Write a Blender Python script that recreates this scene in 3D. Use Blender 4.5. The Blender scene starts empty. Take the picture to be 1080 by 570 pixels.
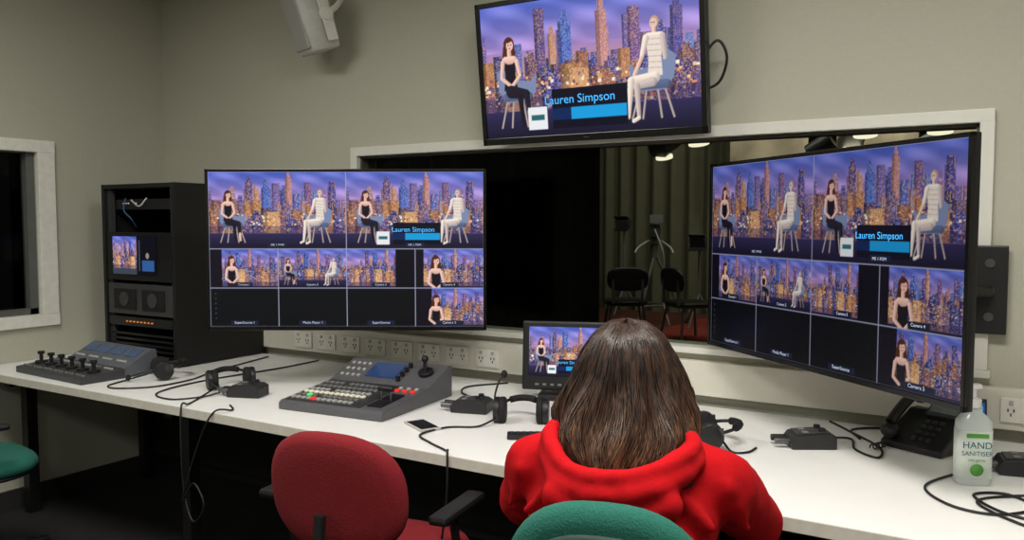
import bpy, bmesh, math, random
import numpy as np
from mathutils import Vector, Matrix, Euler
random.seed(7); rng=np.random.default_rng(11)
S=bpy.context.scene
S.view_settings.view_transform='Standard'
S.view_settings.look='None'
S.view_settings.exposure=0
COL=S.collection
rad=math.radians

# ------------------------------------------------------------------ materials
def lin(c):
    out=[]
    for x in c[:3]:
        x=x/255.
        out.append(x/12.92 if x<=.04045 else ((x+.055)/1.055)**2.4)
    return out
MC={}
def M(name,rgb,rough=.5,metal=0.,var=.06,scale=30.,bump=0.,emit=None,es=0.,alpha=None,stretch=None,spec=None):
    if name in MC: return MC[name]
    m=bpy.data.materials.new(name); m.use_nodes=True
    nt=m.node_tree; b=nt.nodes['Principled BSDF']
    c=lin(rgb)
    tc=nt.nodes.new('ShaderNodeTexCoord'); mp=nt.nodes.new('ShaderNodeMapping')
    nt.links.new(tc.outputs['Object'],mp.inputs['Vector'])
    if stretch: mp.inputs['Scale'].default_value=stretch
    no=nt.nodes.new('ShaderNodeTexNoise'); no.inputs['Scale'].default_value=scale; no.inputs['Detail'].default_value=3
    nt.links.new(mp.outputs[0],no.inputs['Vector'])
    rp=nt.nodes.new('ShaderNodeValToRGB')
    rp.color_ramp.elements[0].position=.3; rp.color_ramp.elements[1].position=.7
    rp.color_ramp.elements[0].color=[x*(1-var) for x in c]+[1]
    rp.color_ramp.elements[1].color=[min(1,x*(1+var)) for x in c]+[1]
    nt.links.new(no.outputs['Fac'],rp.inputs['Fac'])
    nt.links.new(rp.outputs['Color'],b.inputs['Base Color'])
    b.inputs['Roughness'].default_value=rough; b.inputs['Metallic'].default_value=metal
    if spec is not None: b.inputs['Specular IOR Level'].default_value=spec
    if bump:
        bn=nt.nodes.new('ShaderNodeBump'); bn.inputs['Strength'].default_value=bump; bn.inputs['Distance'].default_value=.01
        nt.links.new(no.outputs['Fac'],bn.inputs['Height']); nt.links.new(bn.outputs[0],b.inputs['Normal'])
    if emit:
        b.inputs['Emission Color'].default_value=lin(emit)+[1]; b.inputs['Emission Strength'].default_value=es
    if alpha is not None: b.inputs['Alpha'].default_value=alpha
    MC[name]=m; return m
def glass(name,tint,refl):
    m=bpy.data.materials.new(name); m.use_nodes=True; nt=m.node_tree; nt.nodes.clear()
    o=nt.nodes.new('ShaderNodeOutputMaterial'); mx=nt.nodes.new('ShaderNodeMixShader')
    t=nt.nodes.new('ShaderNodeBsdfTransparent'); g=nt.nodes.new('ShaderNodeBsdfGlossy')
    t.inputs['Color'].default_value=lin(tint)+[1]; g.inputs['Roughness'].default_value=.01
    fr=nt.nodes.new('ShaderNodeLayerWeight'); fr.inputs['Blend'].default_value=refl
    nt.links.new(fr.outputs['Fresnel'],mx.inputs['Fac']); nt.links.new(t.outputs[0],mx.inputs[1]); nt.links.new(g.outputs[0],mx.inputs[2])
    nt.links.new(mx.outputs[0],o.inputs['Surface']); return m
wallm=M('wall_paint',(180,179,163),.75,var=.02,scale=60,bump=.03)
whitetrim=M('trim_white',(216,215,206),.45,var=.02)
floorm=M('floor_carpet',(24,23,25),.95,var=.3,scale=300,bump=.3)
ceilm=M('ceiling_paint',(215,212,204),.9,var=.02)
deskm=M('desk_laminate',(242,241,238),.35,var=.012,scale=12)
edgem=M('desk_edge',(206,202,190),.5)
black=M('black_plastic',(20,20,21),.45,var=.15)
black2=M('black_rough',(14,14,15),.8,var=.2)
gloss=M('black_gloss',(10,10,11),.2,var=.1)
cable=M('cable_rubber',(16,16,17),.5)
dgrey=M('dark_grey',(58,58,60),.45)
mgrey=M('mid_grey',(120,120,120),.45)
lgrey=M('light_grey',(176,176,174),.45)
steel=M('steel',(110,110,112),.35,metal=.9)
teal=M('fabric_teal',(28,98,84),.95,var=.15,scale=250,bump=.25)
redf=M('fabric_red',(124,16,26),.95,var=.15,scale=250,bump=.25)
hoodie=M('hoodie_red',(184,16,24),.95,var=.08,scale=160,bump=.05,spec=.15)
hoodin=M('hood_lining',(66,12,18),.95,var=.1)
trous=M('trousers_navy',(24,26,38),.9,var=.2,scale=200,bump=.2)
skin=M('skin',(214,164,138),.5,var=.04)
lipm=M('lips',(176,92,86),.45)
eyew=M('eye_white',(235,235,230),.2); iris=M('iris_brown',(60,40,25),.2)
shoe=M('shoe_black',(22,22,24),.6)
sockm=M('socket_white',(226,224,214),.35)
redled=M('led_red',(200,30,20),.4,emit=(255,50,30),es=.7)
orangeled=M('led_orange',(200,120,60),.4,emit=(255,140,50),es=.5)
greenled=M('led_green',(60,200,90),.4,emit=(80,230,120),es=.6)
whitelit=M('button_lit',(230,226,205),.4,emit=(240,230,200),es=.2)

# ------------------------------------------------------------------ mesh helpers
def link(o,parent=None):
    COL.objects.link(o)
    if parent: o.parent=parent
    return o
def group(name,loc=(0,0,0),rz=0,rx=0):
    e=bpy.data.objects.new(name,None); e.empty_display_size=.1
    e.location=loc; e.rotation_euler=(rx,0,rz); COL.objects.link(e); return e
def gm(loc,rz=0,rx=0): return Matrix.Translation(loc)@Euler((rx,0,rz)).to_matrix().to_4x4()
def from_bm(name,bm,mat,parent=None,loc=(0,0,0),rot=(0,0,0),smooth=False):
    me=bpy.data.meshes.new(name); bm.normal_update(); bm.to_mesh(me); bm.free()
    for m in (mat if isinstance(mat,(list,tuple)) else [mat]): me.materials.append(m)
    o=bpy.data.objects.new(name,me); o.location=loc; o.rotation_euler=rot
    if smooth:
        for p in me.polygons: p.use_smooth=True
    return link(o,parent)
def add_box(bm,c,s,rot=(0,0,0),bev=0.,mi=0,seg=2):
    r=bmesh.ops.create_cube(bm,size=1)
    vs=r['verts']; mat=Matrix.Translation(c)@Euler(rot).to_matrix().to_4x4()@Matrix.Diagonal((s[0],s[1],s[2],1))
    bmesh.ops.transform(bm,matrix=mat,verts=vs)
    fs=list({f for v in vs for f in v.link_faces})
    for f in fs: f.material_index=mi
    if bev>0:
        es=list({e for v in vs for e in v.link_edges})
        rr=bmesh.ops.bevel(bm,geom=es,offset=bev,segments=seg,affect='EDGES',profile=.6)
        for f in rr['faces']: f.material_index=mi
def box(name,c,s,mat,parent=None,rot=(0,0,0),bev=0.):
    bm=bmesh.new(); add_box(bm,(0,0,0),s,bev=bev); return from_bm(name,bm,mat,parent,c,rot)
def boxes(name,lst,mat,parent=None,bev=0.,loc=(0,0,0),rot=(0,0,0)):
    bm=bmesh.new()
    for it in lst:
        add_box(bm,it[0],it[1],it[2] if len(it)>2 else (0,0,0),bev,it[3] if len(it)>3 else 0)
    return from_bm(name,bm,mat,parent,loc,rot)
def cyl(name,c,r,h,mat,parent=None,rot=(0,0,0),r2=None,seg=32,bev=0.):
    bm=bmesh.new(); bmesh.ops.create_cone(bm,cap_ends=True,segments=seg,radius1=r,radius2=r if r2 is None else r2,depth=h)
    if bev>0:
        es=[e for e in bm.edges if abs(e.verts[0].co.z-e.verts[1].co.z)<1e-6]
        bmesh.ops.bevel(bm,geom=es,offset=bev,segments=3,affect='EDGES',profile=.6)
    o=from_bm(name,bm,mat,parent,c,rot,True)
    try: o.data.set_sharp_from_angle(angle=rad(35))
    except Exception: pass
    return o
def ell(name,c,r,mat,parent=None,rot=(0,0,0)):
    bm=bmesh.new(); bmesh.ops.create_uvsphere(bm,u_segments=24,v_segments=16,radius=1)
    bmesh.ops.scale(bm,vec=r,verts=bm.verts); return from_bm(name,bm,mat,parent,c,rot,True)
def catmull(P,n=8):
    P=[Vector(p) for p in P]; Q=[P[0]*2-P[1]]+P+[P[-1]*2-P[-2]]; out=[]
    for i in range(1,len(Q)-2):
        a,b,c,d=Q[i-1:i+3]
        for k in range(n):
            t=k/n
            out.append(.5*((2*b)+(c-a)*t+(2*a-5*b+4*c-d)*t*t+(3*b-a-3*c+d)*t**3))
    out.append(P[-1]); return out
def tube(name,pts,r,mat,parent=None,n=8,smooth=True):
    cu=bpy.data.curves.new(name,'CURVE'); cu.dimensions='3D'; cu.bevel_depth=r; cu.bevel_resolution=2; cu.use_fill_caps=True
    P=catmull(pts,n) if smooth else [Vector(p) for p in pts]
    sp=cu.splines.new('POLY'); sp.points.add(len(P)-1)
    for i,p in enumerate(P): sp.points[i].co=(p.x,p.y,p.z,1)
    cu.materials.append(mat); o=bpy.data.objects.new(name,cu); return link(o,parent)
def prism(name,prof,x0,x1,mat,parent=None,bev=0.,loc=(0,0,0),rot=(0,0,0)):
    bm=bmesh.new(); a=[bm.verts.new((x0,y,z)) for y,z in prof]; b=[bm.verts.new((x1,y,z)) for y,z in prof]
    bm.faces.new(a); bm.faces.new(b[::-1]); n=len(prof)
    for i in range(n): bm.faces.new((a[i],b[i],b[(i+1)%n],a[(i+1)%n]))
    bmesh.ops.recalc_face_normals(bm,faces=bm.faces)
    if bev: bmesh.ops.bevel(bm,geom=list(bm.edges),offset=bev,segments=2,affect='EDGES',profile=.6)
    return from_bm(name,bm,mat,parent,loc,rot)
def lathe(name,prof,mat,parent=None,loc=(0,0,0),rot=(0,0,0),n=40,ex=2.,sx=1.,sy=1.,bend=0.):
    """loft of superellipse rings; prof=(scale,z)"""
    bm=bmesh.new(); rings=[]
    for s,z in prof:
        ring=[]
        for i in range(n):
            a=2*math.pi*i/n; c,sn=math.cos(a),math.sin(a)
            x=math.copysign(abs(c)**(2/ex),c)*s*sx; y=math.copysign(abs(sn)**(2/ex),sn)*s*sy
            ring.append(bm.verts.new((x,y,z+bend*x*x)))
        rings.append(ring)
    for a,b in zip(rings[:-1],rings[1:]):
        for i in range(n): bm.faces.new((a[i],a[(i+1)%n],b[(i+1)%n],b[i]))
    bm.faces.new(rings[0][::-1]); bm.faces.new(rings[-1])
    bmesh.ops.recalc_face_normals(bm,faces=bm.faces)
    return from_bm(name,bm,mat,parent,loc,rot,True)
def pad(name,w,d,h,mat,parent,loc,rot=(0,0,0),ex=3.,bend=0.):
    hh=h/2
    prof=[(.02,-hh),(.3,-hh),(.6,-hh),(.85,-hh*.97),(.95,-hh*.75),(1,-hh*.25),(1,hh*.25),(.96,hh*.7),(.86,hh*.95),(.6,hh),(.3,hh),(.02,hh)]
    return lathe(name,prof,mat,parent,loc,rot,48,ex,w/2,d/2,bend)
def text(name,s,size,loc,rot,mat,parent,align='CENTER'):
    cu=bpy.data.curves.new(name,'FONT'); cu.body=s; cu.size=size; cu.align_x=align; cu.align_y='CENTER'
    cu.materials.append(mat); o=bpy.data.objects.new(name,cu); o.location=loc; o.rotation_euler=rot
    return link(o,parent)

# ------------------------------------------------------------------ screen painting (numpy -> colour attribute)
def grid(a):
    h,w=a.shape[:2]; return np.meshgrid((np.arange(w)+.5)/w,(np.arange(h)+.5)/h)
def rect(a,x0,y0,x1,y1,c):
    h,w=a.shape[:2]; a[max(0,int(y0*h)):max(0,int(y1*h)),max(0,int(x0*w)):max(0,int(x1*w))]=c
def pell(a,cx,cy,rx,ry,c):
    X,Y=grid(a); a[((X-cx)/rx)**2+((Y-cy)/ry)**2<1]=c
def pline(a,x0,y0,x1,y1,r,c,r1=None):
    h,w=a.shape[:2]; asp=w/h; X,Y=grid(a); X=X*asp; x0*=asp;x1*=asp
    if r1 is None: r1=r
    dx,dy=x1-x0,y1-y0; t=np.clip(((X-x0)*dx+(Y-y0)*dy)/(dx*dx+dy*dy+1e-9),0,1)
    rr=r+(r1-r)*t
    d2=(X-x0-t*dx)**2+(Y-y0-t*dy)**2; m=d2<rr*rr
    # rounded shading of the filmed figures
    side=((X-x0-t*dx)+(Y-y0-t*dy)*.5)/(rr+1e-9)
    k=1.0-.22*np.clip(side,-.3,1)
    a[m]=(np.array(c)[None,:]*k[m][:,None])
def ppoly(a,P,c):
    X,Y=grid(a); ins=np.zeros(X.shape,bool); n=len(P)
    for i in range(n):
        x0,y0=P[i];x1,y1=P[(i+1)%n]
        if y0==y1: continue
        cnd=((y0>Y)!=(y1>Y))&(X<(x1-x0)*(Y-y0)/(y1-y0)+x0); ins^=cnd
    a[ins]=c
def blur(a,n=1):
    for _ in range(n):
        p=np.pad(a,((1,1),(1,1),(0,0)),'edge')
        a[:]=(p[1:-1,1:-1]*3+p[:-2,1:-1]+p[2:,1:-1]+p[1:-1,:-2]+p[1:-1,2:])/7
def city(a,seed=3,floor=.80):
    r=np.random.default_rng(seed); h,w=a.shape[:2]; X,Y=grid(a)
    def L(c0,c1,t): return np.array(c0)[None,None,:]*(1-t[...,None])+np.array(c1)[None,None,:]*t[...,None]
    a[:]=L((60,88,200),(170,130,196),np.clip(Y/.4,0,1))
    cl=(np.sin(X*9+Y*20)+np.sin(X*23-Y*31))*.25+.2
    a+= (np.clip(cl,0,1)*80*(Y<.35))[...,None]*np.array([1.,.75,.8])
    m=Y>.35; a[m]=L((170,130,196),(236,160,120),np.clip((Y-.35)/.25,0,1))[m]
    def bld(x,wd,top,base,win,p,bot=floor,taper=True):
        x0,x1=int(x*w),int((x+wd)*w); y0,y1=max(0,int(top*h)),int(bot*h)
        x0=max(0,x0);x1=min(w,x1)
        if x1-x0<2 or y1-y0<2: return
        hh,ww=y1-y0,x1-x0
        k=np.linspace(.95,1.2,hh)[:,None,None]
        blk=np.ones((hh,ww,3))*np.array(base)*k
        q=r.integers(3,5); qx=r.integers(3,5)
        mk=r.random(((hh+q-1)//q+1,(ww+qx-1)//qx+1))<p; mk=np.repeat(np.repeat(mk,q,0),qx,1)[:hh,:ww]
        ln=(np.arange(hh)%q!=0)[:,None]&(np.arange(ww)%qx!=0)[None,:]
        mk=mk&ln
        blk[mk]=np.array(win)*(.75+.4*r.random((mk.sum(),1)))
        sh=max(1,ww//4); blk[:, :sh]*=.72
        keep=np.ones((hh,ww),bool)
        if taper and ww>8 and r.random()<.6:
            st=int(hh*r.uniform(.06,.16)); s_=ww//4; keep[:st,:s_]=False; keep[:st,-s_:]=False
        sub=a[y0:y1,x0:x1]; sub[keep]=blk[keep]
    cols=[(84,100,190),(110,90,170),(72,76,160),(150,110,160),(96,124,206),(170,126,146)]
    x=-.01
    while x<1:
        wd=r.uniform(.03,.065); bld(x,wd,r.uniform(.14,.46),cols[r.integers(6)],(250,206,180),.3); x+=wd*r.uniform(.9,1.2)
    bld(.27,.05,.06,(84,66,140),(255,190,120),.4); bld(.56,.05,.04,(190,120,130),(255,215,160),.5); bld(.572,.022,0,(190,120,130),(255,210,150),.4)
    bld(.385,.06,.10,(66,84,180),(150,190,250),.5); bld(.335,.035,.2,(196,130,110),(255,210,150),.5); bld(.70,.05,.14,(110,80,150),(255,180,120),.4); bld(.88,.05,.12,(70,70,160),(240,170,140),.4)
    for lay,(t0,t1,w0,w1) in enumerate(((.34,.54,.035,.08),(.48,.66,.05,.10))):
        cols=[(52,46,112),(120,74,96),(66,50,124),(150,88,80),(46,54,140),(96,62,114),(180,110,78)]
        x=-.02
        while x<1:
            wd=r.uniform(w0,w1); bld(x,wd,r.uniform(t0,t1),cols[r.integers(7)],(255,200,130) if r.random()<.6 else (190,200,255),.5); x+=wd*.97
    bld(.40,.12,.52,(210,140,90),(255,224,160),.6,taper=False); bld(.10,.08,.50,(200,130,96),(255,220,150),.5)
    for _ in range(300):
        cx,cy=r.random(),r.uniform(.54,floor-.02); s=r.uniform(.003,.010)
        rect(a,cx,cy,cx+s*1.6,cy+s*2.5,[(255,206,140),(245,150,90),(255,240,215),(150,80,80),(90,90,170)][r.integers(5)])
    g=(Y>floor-.10)&(Y<=floor); a[g]=a[g]*.62+np.array((40,26,70))*.38
    f=Y>=floor; a[f]=L((48,42,92),(24,20,46),np.clip((Y-floor)/(1-floor+1e-6),0,1))[f]
    # projected cyclorama: slightly hazy, lower saturation
    mean=a.mean(2,keepdims=True); a[:]=a*.86+mean*.14
def seat(a,cx,s,mir=1):
    c=(128,142,178); d=(92,104,140)
    f=lambda x:cx+mir*x*s
    for x in (-.075,-.03,.04,.08): pline(a,f(x*.6),.68,f(x*1.15),.92,.008*s,(184,170,160))
    ppoly(a,[(f(-.10),.50),(f(-.07),.46),(f(-.02),.56),(f(.07),.58),(f(.10),.52),(f(.095),.66),(f(.06),.73),(f(-.05),.73),(f(-.09),.65)],c)
    pline(a,f(-.06),.69,f(.06),.69,.03*s,d)
def woman(a,cx,cy,s,m=1,hr=(84,40,26)):
    f=lambda x:cx+m*x*s; g=lambda y:cy+y*s
    sk=(240,196,180)
    pell(a,f(0),g(-.335),.027*s,.056*s,hr); pline(a,f(-.018),g(-.31),f(-.026),g(-.22),.022*s,hr); pline(a,f(.018),g(-.31),f(.024),g(-.23),.018*s,hr)
    pline(a,f(0),g(-.29),f(0),g(-.23),.018*s,sk); pline(a,f(-.022),g(-.215),f(.022),g(-.215),.03*s,sk)
    ppoly(a,[(f(-.030),g(-.205)),(f(-.008),g(-.18)),(f(.010),g(-.18)),(f(.030),g(-.205)),(f(.026),g(-.10)),(f(.036),g(.02)),(f(-.036),g(.02)),(f(-.026),g(-.10))],(28,22,32))
    pline(a,f(-.036),g(-.20),f(-.046),g(-.08),.020*s,sk,.015*s); pline(a,f(.036),g(-.20),f(.050),g(-.09),.020*s,sk,.015*s)
    pline(a,f(-.046),g(-.08),f(.004),g(-.01),.015*s,sk); pline(a,f(.05),g(-.09),f(.006),g(-.01),.015*s,sk)
    pell(a,f(.004),g(-.325),.018*s,.040*s,sk); pell(a,f(-.003),g(-.33),.003*s,.005*s,(90,50,40)); pell(a,f(.011),g(-.33),.003*s,.005*s,(90,50,40)); pell(a,f(.004),g(-.303),.005*s,.004*s,(190,80,80))
    pell(a,f(-.004),g(-.362),.017*s,.014*s,hr)
    pline(a,f(0),g(.03),f(.075),g(.055),.050*s,(34,28,42),.036*s); pline(a,f(.078),g(.06),f(.088),g(.19),.026*s,(34,28,42),.02*s); pline(a,f(.088),g(.19),f(.090),g(.29),.017*s,sk); pline(a,f(.045),g(.07),f(.055),g(.29),.024*s,(30,26,36),.016*s)
    pline(a,f(.088),g(.30),f(.106),g(.305),.012*s,(20,16,20))
def guest(a,cx,cy,s):
    f=lambda x:cx+x*s; g=lambda y:cy+y*s; b=(240,226,212); b2=(206,190,184); sk=(236,198,180)
    pell(a,f(.024),g(-.375),.019*s,.042*s,(190,160,130)); pell(a,f(.020),g(-.365),.016*s,.036*s,sk); pline(a,f(.022),g(-.33),f(.022),g(-.29),.016*s,sk)
    pell(a,f(.013),g(-.37),.003*s,.005*s,(90,60,50)); pell(a,f(.024),g(-.37),.003*s,.005*s,(90,60,50))
    pline(a,f(-.002),g(-.27),f(.046),g(-.27),.032*s,b)
    ppoly(a,[(f(-.016),g(-.28)),(f(.060),g(-.28)),(f(.050),g(-.12)),(f(.054),g(.0)),(f(-.010),g(.0)),(f(-.006),g(-.12))],b)
    for k in range(6): pline(a,f(-.006),g(-.26+k*.04),f(.048),g(-.255+k*.04),.004*s,b2)
    pline(a,f(-.014),g(-.27),f(-.036),g(-.13),.024*s,b,.017*s); pline(a,f(.058),g(-.27),f(.066),g(-.12),.024*s,b2,.017*s); pline(a,f(-.036),g(-.13),f(-.068),g(-.02),.016*s,sk)
    pline(a,f(.02),g(.01),f(-.085),g(.02),.040*s,b,.028*s); pline(a,f(-.085),g(.02),f(-.10),g(.27),.026*s,b,.016*s); pline(a,f(.01),g(.04),f(-.06),g(.06),.034*s,b2,.026*s); pline(a,f(-.06),g(.06),f(-.055),g(.28),.024*s,b2,.015*s)
    pline(a,f(-.10),g(.28),f(-.122),g(.30),.015*s,b); pline(a,f(-.055),g(.29),f(-.078),g(.31),.015*s,b)
def wide(a,seed=3,lower=False,preset=0):
    city(a,seed,.80)
    seat(a,.17,1.0,1); woman(a,.14,.62,.98)
    seat(a,.80,1.0,-1); guest(a,.79,.63,.98)
    if lower:
        rect(a,.34,.66,.69,.95,(14,14,34)); rect(a,.22,.78,.315,.95,(240,242,245)); rect(a,.235,.84,.30,.88,(50,110,120))
        rect(a,.43,.80,.685,.89,(24,160,226)); rect(a,.34,.80,.43,.89,(14,40,90))
    blur(a,1)
def close(a,seed,xc=.35,dark=.3,s=1.5,side=0):
    city(a,seed,.95)
    if dark>0:
        if side==0: rect(a,0,0,dark,1,(20,16,30))
        else: rect(a,1-dark,0,1,1,(14,12,24))
    if s>0: woman(a,xc,.20+.375*s,s)
    blur(a,1)
def half(a):
    h,w=a.shape[:2]; return a.reshape(h//2,2,w//2,2,3).mean((1,3))
def multiview():
    W,H=1056,594; a=np.zeros((H,W,3)); a[:]=(170,174,200)
    def cell(x0,y0,x1,y1): return a[int(y0*H)+2:int(y1*H)-1,int(x0*W)+2:int(x1*W)-1]
    r1,r2=.495,.75
    wide(cell(0,0,.5,r1),3); wide(cell(.5,0,1,r1),3,True)
    c=cell(0,r1,.25,r2); close(c,5,.32,.18,1.9)
    wide(cell(.25,r1,.5,r2),6); close(cell(.5,r1,.75,r2),7,.5,.28,0,1); c=cell(.75,r1,1,r2); close(c,8,.30,.12,2.3)
    for i in range(3):
        c=cell(.25*i,r2,.25*i+.25,1); c[:]=(12,14,20)
    c=cell(0,r2,.25,1)
    for k in range(6): rect(c,.07,.12+.13*k,.085,.16+.13*k,(70,80,95))
    c=cell(.75,r2,1,1); close(c,9,.30,.24,2.1)
    def lab(cx,cy,wd,col=(30,36,60)): rect(a,cx-wd/2,cy-.014,cx+wd/2,cy+.014,col)
    lab(.25,r1-.025,.07); lab(.75,r1-.025,.07)
    for i in range(4): lab(.125+.25*i,r2-.022,.065); lab(.125+.25*i,.976,.10)
    return half(a)
scrM={}
def screenmat(k):
    if k in scrM: return scrM[k]
    m=bpy.data.materials.new('screen_emission'); m.use_nodes=True; nt=m.node_tree; nt.nodes.clear()
    o=nt.nodes.new('ShaderNodeOutputMaterial'); at=nt.nodes.new('ShaderNodeAttribute'); at.attribute_name='Col'
    em=nt.nodes.new('ShaderNodeEmission'); em.inputs['Strength'].default_value=k
    gl=nt.nodes.new('ShaderNodeBsdfGlossy'); gl.inputs['Roughness'].default_value=.25; gl.inputs['Color'].default_value=(.03,.03,.03,1)
    ad=nt.nodes.new('ShaderNodeAddShader')
    nt.links.new(at.outputs['Color'],em.inputs['Color']); nt.links.new(em.outputs[0],ad.inputs[0]); nt.links.new(gl.outputs[0],ad.inputs[1])
    nt.links.new(ad.outputs[0],o.inputs['Surface']); scrM[k]=m; return m
def screen(name,img,w,h,parent,loc,rot=(0,0,0),k=1.):
    ih,iw=img.shape[:2]
    c=np.clip(img,0,255)/255.; c=np.where(c<=.04045,c/12.92,((c+.055)/1.055)**2.4)
    xs=np.linspace(-w/2,w/2,iw); zs=np.linspace(h/2,-h/2,ih)
    X,Z=np.meshgrid(xs,zs); V=np.stack([X,np.zeros_like(X),Z],-1).reshape(-1,3)
    idx=np.arange(ih*iw).reshape(ih,iw)
    F=np.stack([idx[1:,:-1],idx[1:,1:],idx[:-1,1:],idx[:-1,:-1]],-1).reshape(-1)
    nf=(ih-1)*(iw-1)
    me=bpy.data.meshes.new(name); me.vertices.add(len(V)); me.vertices.foreach_set('co',V.astype(np.float32).ravel())
    me.loops.add(nf*4); me.loops.foreach_set('vertex_index',F.astype(np.int32))
    me.polygons.add(nf); me.polygons.foreach_set('loop_start',np.arange(0,nf*4,4,dtype=np.int32))
    try: me.polygons.foreach_set('loop_total',np.full(nf,4,dtype=np.int32))
    except Exception: pass
    me.update(calc_edges=True); me.validate()
    at=me.color_attributes.new('Col','FLOAT_COLOR','POINT')
    at.data.foreach_set('color',np.concatenate([c.reshape(-1,3),np.ones((ih*iw,1))],1).astype(np.float32).ravel())
    me.materials.append(screenmat(k)); o=bpy.data.objects.new(name,me); o.location=loc; o.rotation_euler=rot
    return link(o,parent)
txtw=M('text_white',(160,170,190),.5,emit=(170,180,205),es=.6)
txtc=M('text_cyan',(50,150,225),.5,emit=(70,175,240),es=.8)
MV=multiview()
tvimg=np.zeros((440,780,3)); wide(tvimg,3,True); tvimg=half(tvimg)
smimg=np.zeros((240,420,3)); wide(smimg,3,True); smimg=half(smimg)

def display(name,loc,rz,w,h,depth,img,rx=0,bez=.012,k=1.,multi=True):
    g=group(name,loc,rz,rx)
    box('housing',(0,depth/2+.004,0),(w,depth,h),black,g,bev=.004)
    box('rear_bulge',(0,depth+.012,-.02),(w*.6,.03,h*.6),black,g,bev=.01)
    boxes('bezel',[((0,-.002,h/2-bez/2),(w,.012,bez)),((0,-.002,-h/2+bez*.7),(w,.012,bez*1.4)),((-w/2+bez/2,-.002,0),(bez,.012,h)),((w/2-bez/2,-.002,0),(bez,.012,h))],gloss,g,bev=.002)
    sw,sh=w-2*bez,h-2.4*bez
    screen('screen_panel',img,sw,sh,g,(0,-.001,.2*bez),k=k)
    if multi:
        r=(rad(90),0,0); L=-sw/2; T=sh/2+.2*bez
        def T_(s,u,v,sz,m=txtw): text('caption',s,sz,(L+u*sw,-.003,T-v*sh),r,m,g)
        T_('Lauren Simpson',.745,.372,.027,txtc)
        T_('ME 1 PVW',.25,.47,.012); T_('ME 1 PGM',.75,.47,.012)
        for i,s in enumerate(['Camera 1','Camera 2','Camera 3','Camera 4']): T_(s,.125+.25*i,.728,.012)
        for i,s in enumerate(['SuperSource 1','Media Player 1','SuperSource','Camera 5']): T_(s,.125+.25*i,.976,.014)
    return g

# ------------------------------------------------------------------ room
YW=3.02; XL=-4.16; XR=1.7; YB=-2.6; ZC=2.72
WX0,WX1,WZ0,WZ1=-2.68,-.08,.945,1.735
def wallpieces(name,axis,plane,thick,a0,a1,z0,z1,hole,mat):
    L=[]
    h0,h1,hz0,hz1=hole
    for (p,q,r,s) in ((a0,h0,z0,z1),(h1,a1,z0,z1),(h0,h1,z0,hz0),(h0,h1,hz1,z1)):
        c=((p+q)/2,plane+thick/2,(r+s)/2) if axis=='y' else (plane-thick/2,(p+q)/2,(r+s)/2)
        sz=(q-p,thick,s-r) if axis=='y' else (thick,q-p,s-r)
        L.append((c,sz))
    return boxes(name,L,mat)
wallpieces('wall_front','y',YW,.12,XL-.12,XR+.12,0,ZC,(WX0,WX1,WZ0,WZ1),wallm)
LW=(.9,2.29,.955,1.765)
wallpieces('wall_left','x',XL,.12,YB,YW,0,ZC,LW,wallm)
box('wall_right',(XR+.06,(YB+YW)/2,ZC/2),(.12,YW-YB,ZC),wallm)
box('wall_back',((XL+XR)/2,YB-.06,ZC/2),(XR-XL+.24,.12,ZC),wallm)
box('floor',((XL+XR)/2,(YB+YW)/2,-.05),(XR-XL+.24,YW-YB+.24,.1),floorm)
box('ceiling',((XL+XR)/2,(YB+YW)/2,ZC+.05),(XR-XL+.24,YW-YB+.24,.1),ceilm)
# observation window
gl1=glass('window_glass',(225,230,225),.12)
w1=group('window_1',((WX0+WX1)/2,YW,(WZ0+WZ1)/2)); cx,cz=(WX0+WX1)/2,(WZ0+WZ1)/2; ww,hh=WX1-WX0,WZ1-WZ0
boxes('frame',[((0,-.008,hh/2+.02),(ww+.08,.03,.042)),((-ww/2-.02,-.008,0),(.042,.03,hh)),((ww/2+.02,-.008,0),(.042,.03,hh))],whitetrim,w1,bev=.003)
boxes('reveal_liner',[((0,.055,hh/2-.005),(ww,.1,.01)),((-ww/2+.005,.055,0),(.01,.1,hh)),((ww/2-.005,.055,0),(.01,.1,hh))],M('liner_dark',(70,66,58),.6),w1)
box('glass_pane',(0,.05,0),(ww-.02,.006,hh),gl1,w1)
box('sill',(0,-.005,-hh/2-.012),(ww+.1,.06,.024),whitetrim,w1,bev=.004)
# left window
w2=group('window_2',(XL,(LW[0]+LW[1])/2,(LW[2]+LW[3])/2)); ly,lz=LW[1]-LW[0],LW[3]-LW[2]
boxes('frame',[((.012,0,lz/2+.03),(.03,ly+.17,.06)),((.012,0,-lz/2-.03),(.03,ly+.17,.06)),((.012,-ly/2-.04,0),(.03,.085,lz)),((.012,ly/2+.04,0),(.03,.085,lz))],M('frame_white',(226,225,216),.4),w2,bev=.003)
box('glass_pane',(-.05,0,0),(.006,ly,lz),gl1,w2)
boxes('inner_frame',[((-.04,ly/2-.02,0),(.05,.04,lz)),((-.04,-ly/2+.02,0),(.05,.04,lz)),((-.04,0,-lz/2+.015),(.05,ly,.03))],M('alu_dark',(90,92,88),.4),w2)
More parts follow.
